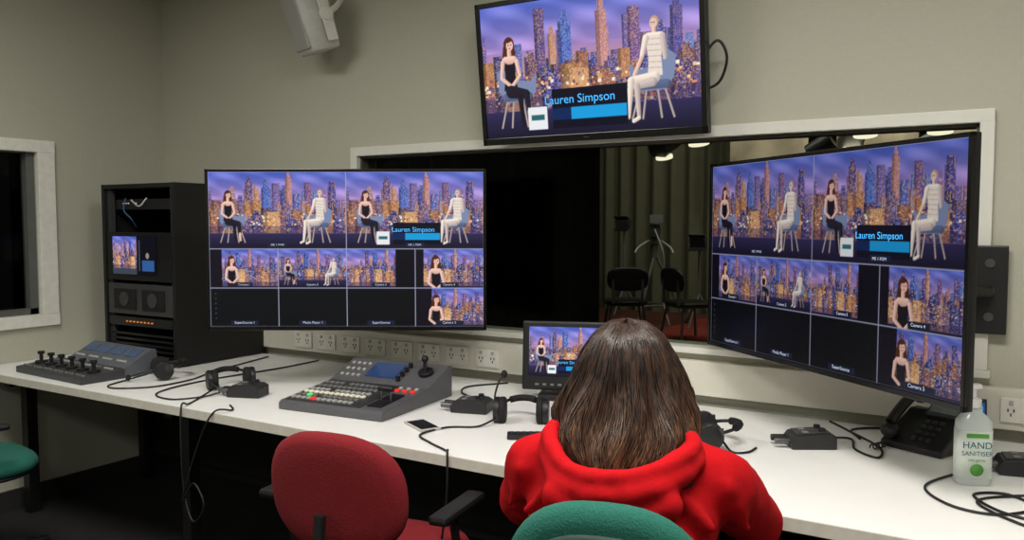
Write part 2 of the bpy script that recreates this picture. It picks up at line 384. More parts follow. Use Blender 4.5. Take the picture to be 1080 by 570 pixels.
# trims / skirting
box('baseboard_left',(XL+.008,(YB+YW)/2,.05),(.016,YW-YB,.1),M('baseboard_dark',(40,40,40),.6))
box('baseboard_front',((XL+XR)/2,YW-.008,.05),(XR-XL,.016,.1),MC['baseboard_dark'])
box('trim_1',((XL+XR)/2+.3,YW-.02,.83),(XR-XL-.7,.04,.13),M('trunking',(214,211,198),.5,var=.02),bev=.004)
def outlet(x,z):
    g=group('wall_socket',(x,YW-.042,z))
    box('plate',(0,-.004,0),(.118,.009,.078),sockm,g,bev=.003)
    boxes('slots',[((sx+dx,-.009,dz),(.004,.002,.010)) for sx in (-.03,.03) for dx,dz in ((-.008,.0),(.008,.0),(0,-.014))],dgrey,g)
    boxes('rockers',[((sx,-.011,.025),(.012,.006,.014)) for sx in (-.03,.03)],lgrey,g,bev=.001)
for k in range(8): outlet(-1.92-.158*k,.825)
outlet(.06,.83)
# neighbouring rooms (seen through glazing)
studio_black=M('studio_black',(16,15,15),.95,var=.3,scale=3)
box('floor_studio',(-2.5,6.3,-.05),(9,6.2,.1),M('studio_floor',(46,30,24),.7,var=.2))
box('wall_studio_left',(-7,6.3,1.9),(.1,6.2,3.8),studio_black)
box('wall_studio_right',(2,6.3,1.9),(.1,6.2,3.8),studio_black)
box('wall_studio_back',(-2.5,9.4,1.9),(9,.1,3.8),studio_black)
box('ceiling_studio',(-2.5,6.3,3.85),(9,6.2,.1),studio_black)
def drape(name,x0,x1,y,z0,z1,mat,amp,per):
    bm=bmesh.new(); n=int((x1-x0)/per*12); a=[];b=[]
    for i in range(n+1):
        x=x0+(x1-x0)*i/n; ph=2*math.pi*(x/per)+.8*math.sin(x*3.1)
        yy=y+amp*math.sin(ph); a.append(bm.verts.new((x,yy,z0))); b.append(bm.verts.new((x,y+.6*amp*math.sin(ph),z1)))
    for i in range(n): bm.faces.new((a[i],a[i+1],b[i+1],b[i]))
    return from_bm(name,bm,mat,smooth=True)
drape('stage_curtain',-4.6,-1.2,8.5,.02,3.5,M('curtain_grey',(100,98,78),.95,var=.08,scale=8),.06,.19)
drape('blackout_curtain',-6.6,-2.28,4.9,.02,3.4,M('curtain_black',(20,17,15),.95,var=.2,scale=5),.04,.22)
box('wall_adjacent_back',(-6.4,1.6,1.35),(.1,3.4,2.7),M('adj_wall',(60,64,62),.9))
# ---- ceiling lights
def troffer(x,y,pw):
    g=group('ceiling_light',(x,y,ZC))
    boxes('tray',[((0,.31,-.012),(1.24,.03,.024)),((0,-.31,-.012),(1.24,.03,.024)),((.605,0,-.012),(.03,.6,.024)),((-.605,0,-.012),(.03,.6,.024))],whitetrim,g)
    box('diffuser',(0,0,-.008),(1.18,.58,.008),M('diffuser_glow',(255,252,245),.5,emit=(255,250,240),es=4.),g)
    l=bpy.data.lights.new('lamp','AREA'); l.shape='RECTANGLE'; l.size=1.15; l.size_y=.55; l.energy=pw; l.color=(1,.975,.915)
    o=bpy.data.objects.new('lamp',l); o.location=(0,0,-.03); link(o,g)
troffer(-.3,1.2,46); troffer(-2.5,1.0,28); troffer(.1,-1.4,19); troffer(-2.6,-1.4,10)

# ------------------------------------------------------------------ desk
d=group('control_desk',(0,0,0))
DX0,DX1=XL+.005,1.5
box('top',((DX0+DX1)/2,(1.94+YW-.045)/2,.714),(DX1-DX0,YW-.045-1.94,.03),deskm,d)
box('front_edge',((DX0+DX1)/2,1.938,.714),(DX1-DX0,.006,.032),edgem,d)
box('underdesk_dark_panel',((DX0+DX1)/2,2.86,.40),(DX1-DX0,.018,.56),black2,d)  # black sheet added to stand for the shade under the desk
for i,x in enumerate((-4.05,-2.85,-1.05,.3,1.4)):
    box('leg_%d'%i,(x,2.16,.35),(.05,.05,.698),black,d); box('leg_b%d'%i,(x,2.78,.35),(.05,.05,.698),black,d)
    box('foot_%d'%i,(x,2.42,.66),(.045,.72,.05),black,d)
box('cable_tray',(-1.3,2.6,.55),(4.6,.12,.08),black2,d)
box('under_cabinet',(-.2,2.5,.22),(1.1,.5,.44),black2,d)
Z=.7295
# ------------------------------------------------------------------ big monitors
gL=display('wall_mounted_monitor',(-2.29,2.495,1.305),rad(31.1),1.135,.655,.016,MV,k=.92)
gR=display('wall_mounted_monitor',(-.4925,2.545,1.30),rad(-41.4),1.135,.655,.016,MV,k=.56)
def to_local(g,loc,rz,pts):
    Mi=gm(loc,rz).inverted(); return [tuple(Mi@Vector(p)) for p in pts]
P=to_local(gR,(-.4925,2.545,1.30),rad(-41.4),[(-.45,2.59,1.24),(-.18,2.78,1.22),(-.045,2.96,1.20)])
tube('swing_arm_1',P[:2],.022,black,gR,smooth=False); tube('swing_arm_2',P[1:],.022,black,gR,smooth=False)
box('wall_plate',to_local(gR,(-.4925,2.545,1.30),rad(-41.4),[(-.04,2.988,1.205)])[0],(.10,.022,.28),black,gR,rot=(0,0,rad(41.4)),bev=.004)
for i,zz in enumerate((1.12,1.20,1.29)):
    cyl('bolt_%d'%i,to_local(gR,(-.4925,2.545,1.30),rad(-41.4),[(-.04,2.975,zz)])[0],.014,.01,steel,gR,rot=(rad(90),0,rad(41.4)))
cyl('pivot',P[1],.03,.09,black,gR); box('vesa_plate',(0,.045,-.04),(.24,.02,.24),black,gR)
P=to_local(gL,(-2.29,2.495,1.305),rad(31.1),[(-2.32,2.54,1.3),(-2.62,2.80,1.3),(-2.8,2.975,1.3)])
tube('swing_arm_1',P[:2],.022,black,gL,smooth=False); tube('swing_arm_2',P[1:],.022,black,gL,smooth=False)
# overhead tv
gT=display('television',(-1.395,2.845,2.015),0,.95,.565,.035,tvimg,rx=rad(7),bez=.02,multi=False,k=.95)
sw,sh=.91,.517
text('caption','Lauren Simpson',.047,(-sw/2+.47*sw,-.004,sh/2-.735*sh),(rad(90),0,0),txtc,gT)
text('caption','NEXT',.022,(-sw/2+.267*sw,-.004,sh/2-.86*sh),(rad(90),0,0),M('text_teal',(30,100,110),.5),gT)
text('logo','- - -',.014,(0,-.012,-.268),(rad(90),0,0),lgrey,gT)
box('bracket',(0,.075,0),(.3,.05,.22),black,gT)
tube('power_cable',[(.44,.04,-.02),(.50,.05,.04),(.53,.06,-.02),(.50,.07,-.10),(.44,.07,-.13)],.005,cable,gT)
# ------------------------------------------------------------------ speaker
g=group('wall_speaker',(-2.80,2.83,2.36),rad(-22),rad(18))
lathe('cabinet',[(.02,-.15),(.82,-.15),(.9,-.14),(1,.0),(1,.14),(.92,.155),(.02,.155)],M('speaker_white',(196,196,190),.5),g,ex=5,sx=.10,sy=.085,n=48)
box('grille',(0,-.078,0),(.15,.02,.26),M('speaker_grille',(160,160,154),.7,var=.25,scale=500),g,bev=.01)
box('yoke',(.125,.02,-.02),(.012,.05,.2),whitetrim,g,bev=.003); cyl('knob',(.125,.02,0),.03,.03,whitetrim,g,rot=(0,rad(90),0),bev=.004)
tube('arm',[(.13,.02,.0),(.12,.08,.02),(.07,.15,.06)],.014,whitetrim,g)
# ------------------------------------------------------------------ equipment rack
g=group('equipment_rack',(-3.60,2.72,Z+.006)); W2,D2,Hh=.28,.265,.869
rk=M('rack_black',(17,17,18),.55,var=.1)
boxes('carcass',[((-W2+.01,0,Hh/2),(.02,2*D2,Hh)),((W2-.01,0,Hh/2),(.02,2*D2,Hh)),((0,0,.012),(2*W2-.04,2*D2,.022)),((0,0,Hh-.012),(2*W2-.04,2*D2,.022)),((0,D2-.01,Hh/2),(2*W2-.04,.018,Hh-.05))],rk,g,bev=.003)
boxes('rails',[((-W2+.035,-D2+.03,Hh/2),(.03,.02,Hh-.05)),((W2-.035,-D2+.03,Hh/2),(.03,.02,Hh-.05))],dgrey,g)
box('top_unit',(0,-.02,.77),(.46,.4,.05),black2,g)
boxes('leds',[((-.16+.02*i,-.225,.775),(.006,.004,.006)) for i in (0,1,2,5)],whitelit,g)
tube('patch_lead_1',[(-.15,-.22,.80),(-.12,-.25,.74),(-.08,-.24,.70),(-.1,-.2,.66)],.004,M('cable_blue',(50,80,120),.5),g)
tube('patch_lead_2',[(.02,-.22,.80),(.0,-.25,.76),(-.06,-.25,.79)],.004,lgrey,g)
box('monitor_unit',(0,-D2+.02,.515),(.50,.03,.235),black,g,bev=.004)
rs=np.zeros((110,200,3)); city(rs,12,.85); rect(rs,.56,0,1,1,(18,18,26)); rect(rs,0,.86,.56,1,(60,70,80)); rect(rs,.60,.1,.64,.9,(60,60,80)); rect(rs,.68,.62,.95,.9,(50,90,150)); pell(rs,.80,.5,.04,.08,(150,130,120)); blur(rs,2)
screen('unit_screen',rs,.34,.185,g,(-.03,-D2+.002,.52))
box('speaker_unit',(0,-D2+.02,.305),(.50,.03,.15),dgrey,g,bev=.004)
for i,x in enumerate((-.11,.11)):
    box('grille_%d'%i,(x,-D2+.001,.305),(.17,.006,.10),black2,g,bev=.002)
    cyl('cone_%d'%i,(x,-D2-.004,.305),.035,.006,dgrey,g,rot=(rad(90),0,0))
box('drive_unit',(0,-D2+.02,.195),(.50,.03,.045),black,g,bev=.003)
boxes('status_leds',[((-.10+.028*i,-D2+.002,.195),(.008,.006,.006)) for i in range(8)],orangeled,g)
boxes('vent_unit',[((0,-D2+.03,.03+.025*i),(.5,.02,.010)) for i in range(5)],black,g)
boxes('feet',[((x,y,-.0),(.04,.04,.01)) for x in (-.24,.24) for y in (-.22,.22)],black,g)

# ------------------------------------------------------------------ small desk equipment
def buttons(name,g,x0,x1,nx,y,slope,z0,mat,sz=.014,skip=()):
    L=[]
    for i in range(nx):
        if i in skip: continue
        x=x0+(x1-x0)*i/(max(1,nx-1)); L.append(((x,y,z0),(sz,sz,.008),(slope,0,0)))
    boxes(name,L,mat,g,bev=.0015)
# camera control console
g=group('camera_control_console',(-3.60,2.0,Z),rad(-3))
sl=math.atan2(.02,.2)
prism('base',[(0,0),(0,.028),(.2,.045),(.2,0)],-.28,.28,dgrey,g,bev=.003)
prism('display_section',[(.19,0),(.19,.046),(.33,.115),(.35,.11),(.36,0)],-.20,.28,M('console_grey',(86,90,98),.4),g,bev=.004)
s2=math.atan2(.069,.14)
for i in range(4):
    x=-.14+i*.115
    box('lcd_%d'%i,(x,.285,.0945),(.085,.055,.003),M('lcd_blue',(50,66,90),.2,emit=(70,100,140),es=.2),g,rot=(s2,0,0))
    buttons('keys_%d'%i,g,x-.03,x+.03,4,.225,s2,.065,lgrey,.011)
for i in range(6):
    x=-.23+i*.09
    cyl('joystick_base_%d'%i,(x,.09,.04),.026,.014,black,g,bev=.002); cyl('joystick_%d'%i,(x,.09,.06),.008,.045,black,g); cyl('joystick_cap_%d'%i,(x,.09,.084),.015,.014,black,g,bev=.004)
    buttons('key_row_%d'%i,g,x-.025,x+.025,3,.155,sl,.044,lgrey if i%2 else mgrey,.011); buttons('key_row_b%d'%i,g,x-.025,x+.025,3,.03,sl,.033,mgrey,.010)
# vision switcher
g=group('vision_mixer_panel',(-2.05,2.13,Z),rad(5))
prism('body',[(0,0),(0,.026),(.015,.034),(.30,.060),(.46,.125),(.48,.12),(.48,0)],-.23,.23,M('mixer_grey',(84,84,87),.4),g,bev=.004)
prism('face_plate',[(.02,.030),(.02,.0365),(.295,.062),(.30,.05)],-.215,.12,M('mixer_face',(46,46,48),.4),g)
s1=math.atan2(.026,.285); s2=math.atan2(.065,.16)
for r_,(y,m) in enumerate([(.05,lgrey),(.085,mgrey),(.125,whitelit),(.16,lgrey),(.205,mgrey),(.25,mgrey)]):
    buttons('button_row_%d'%r_,g,-.20,.06,12,y,s1,.036+(y-.015)*.0912+.002,m,.016,skip=(4,) if r_%2 else ())
boxes('red_green_keys',[((-.106,.05,.0415),(.017,.017,.009),(s1,0,0))],redled,g); boxes('green_key',[((-.153,.085,.045),(.017,.017,.009),(s1,0,0))],greenled,g)
box('fader_slot',(.165,.12,.045),(.06,.15,.006),black,g,rot=(s1,0,0)); cyl('fader_stem_l',(.145,.12,.065),.004,.045,steel,g); cyl('fader_stem_r',(.185,.12,.065),.004,.045,steel,g)
cyl('fader_bar',(.165,.12,.09),.010,.065,black,g,rot=(0,rad(90),0),bev=.003)
box('lcd',(-.02,.385,.098),(.14,.10,.004),M('lcd_dark',(20,34,60),.15,emit=(60,90,150),es=.35),g,rot=(s2,0,0))
for r_ in range(3): buttons('menu_keys_%d'%r_,g,-.20,-.12,4,.34+.04*r_,s2,.078+.0165*r_,lgrey,.013)
for i in range(4): cyl('rotary_%d'%i,(.075,.33+.03*i,.083+.0125*i),.009,.016,black,g)
cyl('joystick_base',(.165,.39,.102),.03,.02,black,g,rot=(s2,0,0),bev=.003); cyl('joystick',(.165,.385,.13),.008,.05,black,g); ell('joystick_knob',(.165,.383,.158),(.014,.014,.014),black,g)
buttons('trans_keys',g,.13,.20,3,.24,s1,.058,redled,.014); buttons('trans_keys2',g,.13,.20,3,.27,s1,.061,lgrey,.014)

def headset(loc,rz,boomdir=1,up=False,cab=None,R=.075,cupr=.04):
    g=group('headset',loc,rz)
    pts=[(R*1.05*math.cos(t),R*1.35*math.sin(t),.045+.02*math.sin(t)) for t in np.linspace(0,math.pi,11)]
    tube('headband',pts,.0055,black,g,4); tube('headband_pad',[(p[0]*.97,p[1]*.97,p[2]) for p in pts[3:8]],.012,black2,g,4)
    for i,x in enumerate((-R,R)):
        cyl('earcup_%d'%i,(x*1.12,0,.042),cupr,.022,black,g,rot=(0,rad(90),0),bev=.006)
        cyl('cushion_%d'%i,(x*.86,0,.042),cupr*1.02,.024,black2,g,rot=(0,rad(90),0),bev=.010)
        box('yoke_%d'%i,(x*1.2,.02,.055),(.010,.035,.03),dgrey,g,bev=.002)
    x=R*1.15*boomdir
    if up: bp=[(x,0,.045),(x*1.05,-.01,.09),(x*.9,.0,.14),(x*.7,.01,.165)]
    else: bp=[(x,0,.045),(x*1.1,-.05,.05),(x*.9,-.11,.035),(x*.6,-.14,.02)]
    tube('mic_boom',bp,.0035,black,g); ell('mic',bp[-1],(.011,.011,.014),black2,g)
    if cab:
        Mi=gm(loc,rz).inverted(); tube('cable',[tuple(Mi@Vector(p)) for p in cab],.0036,cable,g,10)
    return g
def beltpack(loc,rz,cab=None):
    g=group('intercom_beltpack',loc,rz)
    prism('body',[(-.065,0),(-.07,.02),(-.055,.042),(.05,.05),(.07,.04),(.07,0)],-.045,.045,M('beltpack',(34,34,36),.45),g,bev=.004)
    box('face',(0,-.003,.048),(.07,.09,.004),dgrey,g,rot=(rad(4),0,0),bev=.001)
    for i,x in enumerate((-.022,.022)): cyl('knob_%d'%i,(x,.03,.055),.010,.014,black,g,bev=.002)
    boxes('buttons',[((x,-.02,.0475),(.018,.018,.008)) for x in (-.02,.02)],mgrey,g,bev=.002)
    for i,x in enumerate((-.02,.02)): cyl('connector_%d'%i,(x,-.088,.022),.010,.045,steel if i else black,g,rot=(rad(90),0,0),bev=.002)
    if cab:
        Mi=gm(loc,rz).inverted(); tube('cable',[tuple(Mi@Vector(p)) for p in cab],.0036,cable,g,10)
zc=Z+.0038
headset((-3.19,2.28,Z),rad(-30),1,cab=[(-3.22,2.23,Z+.02),(-3.24,2.12,zc),(-3.20,2.03,zc),(-3.12,2.02,zc),(-3.02,2.12,zc),(-3.02,2.3,zc),(-3.1,2.5,zc),(-3.2,2.9,zc)])
headset((-2.74,2.28,Z),rad(60),-1,cab=[(-2.74,2.22,Z+.02),(-2.66,2.05,zc),(-2.62,1.98,zc),(-2.60,1.935,Z+.006),(-2.58,1.915,.60),(-2.56,1.91,.42),(-2.50,1.90,.33),(-2.44,1.90,.40),(-2.50,1.905,.47),(-2.56,1.90,.40),(-2.48,1.915,.62),(-2.42,1.935,Z+.006),(-2.40,2.0,zc),(-2.47,2.05,zc)])
beltpack((-2.56,2.21,Z),rad(-70),cab=[(-2.64,2.18,Z+.02),(-2.68,2.1,zc),(-2.75,2.0,zc),(-2.9,2.05,zc),(-2.95,2.3,zc),(-2.9,2.7,zc),(-2.9,2.95,zc)])
beltpack((-1.65,2.45,Z),rad(-75),cab=[(-1.73,2.42,Z+.02),(-1.76,2.47,zc),(-1.72,2.6,zc),(-1.85,2.68,zc),(-1.9,2.8,zc),(-1.8,2.95,zc)])
headset((-1.41,2.40,Z),rad(25),-1,up=True,cupr=.045,cab=[(-1.47,2.33,Z+.02),(-1.50,2.26,zc),(-1.58,2.20,zc),(-1.60,2.08,zc),(-1.52,2.02,zc),(-1.42,1.97,zc),(-1.39,1.935,Z+.006),(-1.38,1.915,.6),(-1.40,1.91,.45)])
headset((-.78,2.47,Z),rad(-65),1,cab=[(-.72,2.44,Z+.02),(-.68,2.40,zc),(-.64,2.42,zc),(-.63,2.48,zc)])
beltpack((-.50,2.60,Z),rad(-60),cab=[(-.45,2.66,Z+.02),(-.40,2.74,zc),(-.37,2.62,zc),(-.30,2.56,zc),(-.31,2.68,zc),(-.42,2.84,zc),(-.5,2.95,zc)])
beltpack((.06,2.62,Z),rad(-80),cab=[(-.02,2.60,Z+.02),(-.08,2.54,zc),(-.16,2.35,zc),(-.10,2.22,zc),(.0,2.2,zc),(.08,2.3,zc),(.02,2.38,zc),(-.05,2.33,zc),(.02,2.22,zc),(.15,2.2,zc),(.3,2.3,zc)])
headset((.20,2.40,Z),rad(40),-1,cab=[(.14,2.38,Z+.02),(.02,2.36,zc),(-.04,2.27,zc),(.06,2.15,zc),(.2,2.1,zc)])
# mobile phone
g=group('mobile_phone',(-1.665,2.175,Z),rad(62)); box('case',(0,0,.004),(.072,.146,.008),M('phone_silver',(190,186,180),.3),g,bev=.003); box('phone_screen',(0,0,.0085),(.062,.118,.001),M('phone_dark',(40,40,44),.1),g)
# remote
g=group('remote_control',(-1.27,2.24,Z),rad(31)); box('case',(0,0,.009),(.17,.045,.018),black,g,bev=.004); boxes('keys',[((-.07+.02*i,dy,.0185),(.009,.007,.003)) for i in range(8) for dy in (-.01,.01)],dgrey,g)
# small field monitor
g=group('preview_monitor',(-1.43,2.83,Z),rad(20))
box('foot',(0,.02,.012),(.26,.16,.022),black,g,bev=.005); box('stand_neck',(0,.05,.05),(.10,.03,.07),black,g)
box('housing',(0,.015,.165),(.40,.035,.27),black,g,bev=.008,rot=(rad(-6),0,0))
screen('screen_panel',smimg,.345,.19,g,(0,-.0055,.185),(rad(-6),0,0)); box('control_strip',(0,.003,.055),(.36,.03,.035),dgrey,g,bev=.003)
boxes('keys',[((-.14+.03*i,-.013,.055),(.015,.005,.008)) for i in range(8)],mgrey,g)
text('caption','Lauren Simpson',.018,(-.01,-.010,.143),(rad(84),0,0),txtc,g)
# desk phone
g=group('desk_telephone',(-.19,2.78,Z),rad(-25))
prism('base',[(-.10,0),(-.10,.02),(.06,.10),(.10,.10),(.11,.02),(.11,0)],-.09,.10,black,g,bev=.006)
box('display',(.03,.05,.105),(.10,.05,.02),dgrey,g,rot=(rad(40),0,0),bev=.003); box('display_glass',(.03,.045,.115),(.085,.035,.002),M('lcd_grey',(96,110,104),.2),g,rot=(rad(40),0,0))
boxes('keypad',[((.0+.022*i,-.07+.026*j,.038+.0128*j),(.014,.014,.008),(rad(26),0,0)) for i in range(3) for j in range(4)],dgrey,g,bev=.001)
tube('handset_grip',[(-.065,-.09,.075),(-.065,-.04,.11),(-.065,.03,.145),(-.065,.08,.155)],.016,black,g); ell('handset_ear',(-.065,.08,.138),(.028,.03,.024),black,g); ell('handset_mouth',(-.065,-.09,.052),(.028,.03,.024),black,g)
tube('coil_cord',[(-.065+.008*math.cos(t*1.6),-.11-.012*t/3+.0,.012+.008*math.sin(t*1.6)+.0) for t in np.linspace(0,18,60)],.0022,cable,g,2)
tube('line_cord',[(.0,.11,.02),(-.1,.14,.005),(-.2,.08,.004),(-.24,-.02,.004),(-.16,-.1,.004)],.0036,cable,g)
# small phone on stand
g=group('mobile_phone',(-.07,2.90,Z),rad(10)); box('case',(0,0,.07),(.075,.012,.14),black,g,rot=(rad(-12),0,0),bev=.003); box('foot',(0,.03,.006),(.06,.07,.012),black,g,bev=.003)
sc=np.zeros((60,40,3)); sc[:]=(34,90,160); rect(sc,.1,.1,.9,.3,(150,180,210)); screen('screen_panel',sc,.062,.115,g,(0,-.0085,.072),(rad(-12),0,0),k=.7)
# sanitiser bottle
g=group('hand_sanitiser_bottle',(-.058,2.45,Z),rad(22)); g.scale=(1.08,1.08,1.08)
clear=M('bottle_clear',(222,232,230),.12,var=.01,alpha=.8)
lathe('bottle',[(.02,0),(.9,0),(1,.006),(1,.14),(.97,.155),(.75,.168),(.42,.178),(.38,.19),(.02,.19)],clear,g,ex=3.2,sx=.040,sy=.027,n=48)
lathe('label',[(1.012,.018),(1.02,.018),(1.02,.135),(1.012,.135)],M('label_white',(230,240,232),.5),g,ex=3.2,sx=.040,sy=.027,n=48)
dk=M('label_ink',(20,92,110),.5); grn=M('label_green',(88,160,64),.5)
text('label_text_1','HAND',.023,(0,-.0285,.100),(rad(90),0,0),dk,g); text('label_text_2','SANITISER',.0155,(0,-.0285,.080),(rad(90),0,0),dk,g); text('label_text_3','kills germs',.009,(0,-.0285,.064),(rad(90),0,0),grn,g)
box('label_band',(0,-.0283,.124),(.05,.0006,.010),grn,g); lathe('label_badge',[(1,0),(1,.0006)],grn,g,loc=(0,-.0279,.040),rot=(rad(90),0,0),sx=.015,sy=.015)
cyl('pump_collar',(0,0,.199),.016,.02,M('pump_white',(236,238,236),.35),g,bev=.002); cyl('pump_stem',(0,0,.222),.005,.03,MC['pump_white'],g)
box('pump_head',(-.008,0,.24),(.045,.020,.012),MC['pump_white'],g,bev=.004); cyl('pump_nozzle',(-.036,0,.237),.005,.02,MC['pump_white'],g,rot=(0,rad(75),0))

# ------------------------------------------------------------------ chairs
def chair(loc,rz,fab,topz,shell=None,arms=True,bh=.34,bw=.42,by=-.23):
    g=group('office_chair',loc,rz)
    for i in range(5):
        a=2*math.pi*i/5+.3; c,s=math.cos(a),math.sin(a)
        o=box('star_leg_%d'%i,(.15*c,.15*s,.085),(.28,.042,.03),black,g,rot=(0,rad(6),a),bev=.006)
        cyl('caster_%d'%i,(.29*c,.29*s,.027),.027,.036,black2,g,rot=(rad(90),0,a+.6),bev=.005); cyl('caster_pin_%d'%i,(.285*c,.285*s,.062),.008,.04,steel,g)
    cyl('hub',(0,0,.095),.045,.06,black,g,bev=.006); cyl('gas_lift',(0,0,.25),.024,.30,black,g); box('mechanism',(0,0,.395),(.2,.24,.035),black,g,bev=.008)
    pad('seat_pan',.44,.43,.025,black,g,(0,.0,.42)); pad('seat',.47,.46,.065,fab,g,(0,0,.455),ex=3.2)
    cz=topz-bh/2
    tube('back_spine',[(0,-.08,.39),(0,-.24,.40),(0,by-.075,.48),(0,by-.06,cz-.04)],.016,black,g)
    pad('backrest',bw,bh,.06,fab,g,(0,by,cz),rot=(rad(90+6),0,0),ex=2.5,bend=-.5)
    if shell: pad('back_shell',bw*.84,bh*.84,.02,shell,g,(0,by-.036,cz-.008),rot=(rad(96),0,0),ex=2.5,bend=-.5)
    if arms:
        for s in (-1,1):
            tube('arm_post_%d'%(s+1),[(s*.12,-.02,.40),(s*.26,-.03,.41),(s*.275,-.05,.50),(s*.275,-.08,.63)],.012,black,g)
            box('arm_pad_%d'%(s+1),(s*.275,-.05,.645),(.055,.24,.025),black,g,bev=.010)
    return g
chair((-.600,1.41,0),rad(15),teal,.972,shell=M('shell_dark',(26,52,48),.7),arms=False,bh=.42,bw=.36,by=-.225)
chair((-1.53,1.80,0),rad(8),redf,.87,bh=.33,bw=.42)
chair((-3.51,1.62,0),rad(-10),teal,.90)

# ------------------------------------------------------------------ person
def blob(name,parts,voxel,mats,parent,smooth=6,disp=0.,matfn=None):
    bm=bmesh.new()
    for p in parts:
        if p[0]=='e':
            r=bmesh.ops.create_uvsphere(bm,u_segments=24,v_segments=16,radius=1)
            rot=Euler(p[3]).to_matrix().to_4x4() if len(p)>3 else Matrix.Identity(4)
            bmesh.ops.transform(bm,matrix=Matrix.Translation(p[1])@rot@Matrix.Diagonal((*p[2],1)),verts=r['verts'])
        else:
            a,b=Vector(p[1]),Vector(p[2]); r0,r1=p[3],p[4]
            for q,rr in ((a,r0),(b,r1)):
                r=bmesh.ops.create_uvsphere(bm,u_segments=18,v_segments=12,radius=rr); bmesh.ops.translate(bm,vec=q,verts=r['verts'])
            dv=b-a; r=bmesh.ops.create_cone(bm,cap_ends=True,segments=18,radius1=r0,radius2=r1,depth=dv.length)
            bmesh.ops.transform(bm,matrix=Matrix.Translation((a+b)/2)@dv.to_track_quat('Z','Y').to_matrix().to_4x4(),verts=r['verts'])
    me=bpy.data.meshes.new(name+'_src'); bm.to_mesh(me); bm.free()
    o=bpy.data.objects.new(name+'_src',me); COL.objects.link(o)
    m=o.modifiers.new('r','REMESH'); m.mode='VOXEL'; m.voxel_size=voxel; m.use_smooth_shade=True
    m=o.modifiers.new('s','SMOOTH'); m.iterations=smooth; m.factor=.6
    if disp:
        for sc_,st in disp:
            t=bpy.data.textures.new(name+'_t','CLOUDS'); t.noise_scale=sc_; t.noise_depth=1
            m=o.modifiers.new('d','DISPLACE'); m.texture=t; m.strength=st; m.mid_level=.5; m.texture_coords='LOCAL'
    dg=bpy.context.evaluated_depsgraph_get(); me2=bpy.data.meshes.new_from_object(o.evaluated_get(dg)); me2.name=name
    bpy.data.objects.remove(o)
    me2.materials.clear()
    for mm in mats: me2.materials.append(mm)
    for p in me2.polygons:
        p.use_smooth=True
        p.material_index=matfn(p.center) if matfn else 0
    o2=bpy.data.objects.new(name,me2); return link(o2,parent)
g=group('seated_woman',(-.63,1.46,0),rad(15))
parts=[('e',(0,-.02,.60),(.175,.135,.12)),('e',(0,-.01,.74),(.170,.13,.18)),('e',(0,.01,.85),(.190,.125,.17)),
 ('c',(-.06,.03,.955),(-.175,.035,.92),.066,.066),('c',(.06,.03,.955),(.175,.035,.92),.066,.066),('e',(0,.025,.955),(.12,.09,.075))]
for s in (-1,1):
    parts+=[('c',(s*.18,.04,.915),(s*.258,.22,.775),.068,.058),('c',(s*.258,.22,.775),(s*.15,.46,.785),.058,.040),('c',(s*.15,.46,.785),(s*.145,.47,.783),.040,.038),
      ('c',(s*.09,.0,.56),(s*.12,.40,.545),.088,.062),('c',(s*.12,.40,.545),(s*.12,.43,.12),.060,.042),('c',(s*.12,.40,.07),(s*.12,.53,.045),.04,.034),('e',(s*.12,.46,.03),(.045,.13,.03))]
    for k,(xa,ya,za,xb,yb,zb) in enumerate(((.10,-.085,.94,.175,-.065,.86),(.07,-.10,.88,.185,-.07,.79),(.20,-.02,.93,.235,.03,.83),(.235,.10,.87,.265,.15,.78))):
        parts.append(('c',(s*xa,ya,za),(s*xb,yb,zb),.014,.010))
blob('body',parts,.009,[hoodie,trous,shoe],g,smooth=6,disp=((.12,.016),(.05,.008)),matfn=lambda c:2 if c.z<.10 else (1 if c.z<.63 else 0))
# hood lying open behind the neck: rolled rim + pouch hanging on the back, dark lining inside
hd=[]
def hq(a,R=1.,dz=0.): 
    fr_=(1-math.cos(a))*.5   # 0 at nape side, 1 at front
    return (.158*R*math.sin(a)*(1-.30*fr_),.0-.150*R*math.cos(a)*(1-.45*fr_),.958+.055*math.sin(a)**2-.01*fr_+dz+.007*math.sin(3*a+.6))
for i in range(24):
    a0=2*math.pi*i/24; a1=2*math.pi*(i+1)/24
    hd.append(('c',hq(a0),hq(a1),.017,.017)); hd.append(('c',hq(a0,1.03,-.028),hq(a1,1.03,-.028),.022,.022))
hd+= [('e',(0,-.105,.905),(.125,.055,.055),(rad(-10),0,0)),('c',(-.10,-.12,.915),(.0,-.145,.885),.03,.03),('c',(.10,-.12,.915),(.0,-.145,.885),.03,.03)]
blob('hood',hd,.006,[hoodie],g,smooth=6,disp=((.06,.010),))
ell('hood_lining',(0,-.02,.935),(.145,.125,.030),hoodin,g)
H0=Vector((0,.075,1.115))
def hp(x,y,z): return (H0.x+x,H0.y+y,H0.z+z)
blob('head',[('e',hp(0,-.005,.02),(.073,.09,.083)),('e',hp(0,.03,-.045),(.052,.052,.055)),('e',hp(0,.045,-.01),(.058,.045,.05)),('c',hp(0,.088,.01),hp(0,.102,-.022),.008,.013),('e',hp(0,.08,-.085),(.02,.016,.014)),
  ('e',hp(.075,-.005,-.015),(.010,.018,.030)),('e',hp(-.075,-.005,-.015),(.010,.018,.030)),('e',hp(0,.082,.025),(.045,.012,.008)),('c',hp(0,-.01,-.05),hp(0,-.035,-.15),.05,.055)],.0055,[skin],g,smooth=3)
for s in (-1,1):
    ell('eye_%d'%(s+1),hp(s*.031,.078,.006),(.012,.011,.010),eyew,g); ell('iris_%d'%(s+1),hp(s*.031,.088,.005),(.005,.003,.005),iris,g)
    tube('brow_%d'%(s+1),[hp(s*.018,.094,.026),hp(s*.033,.092,.031),hp(s*.048,.082,.026)],.003,M('brow',(56,36,26),.8),g)
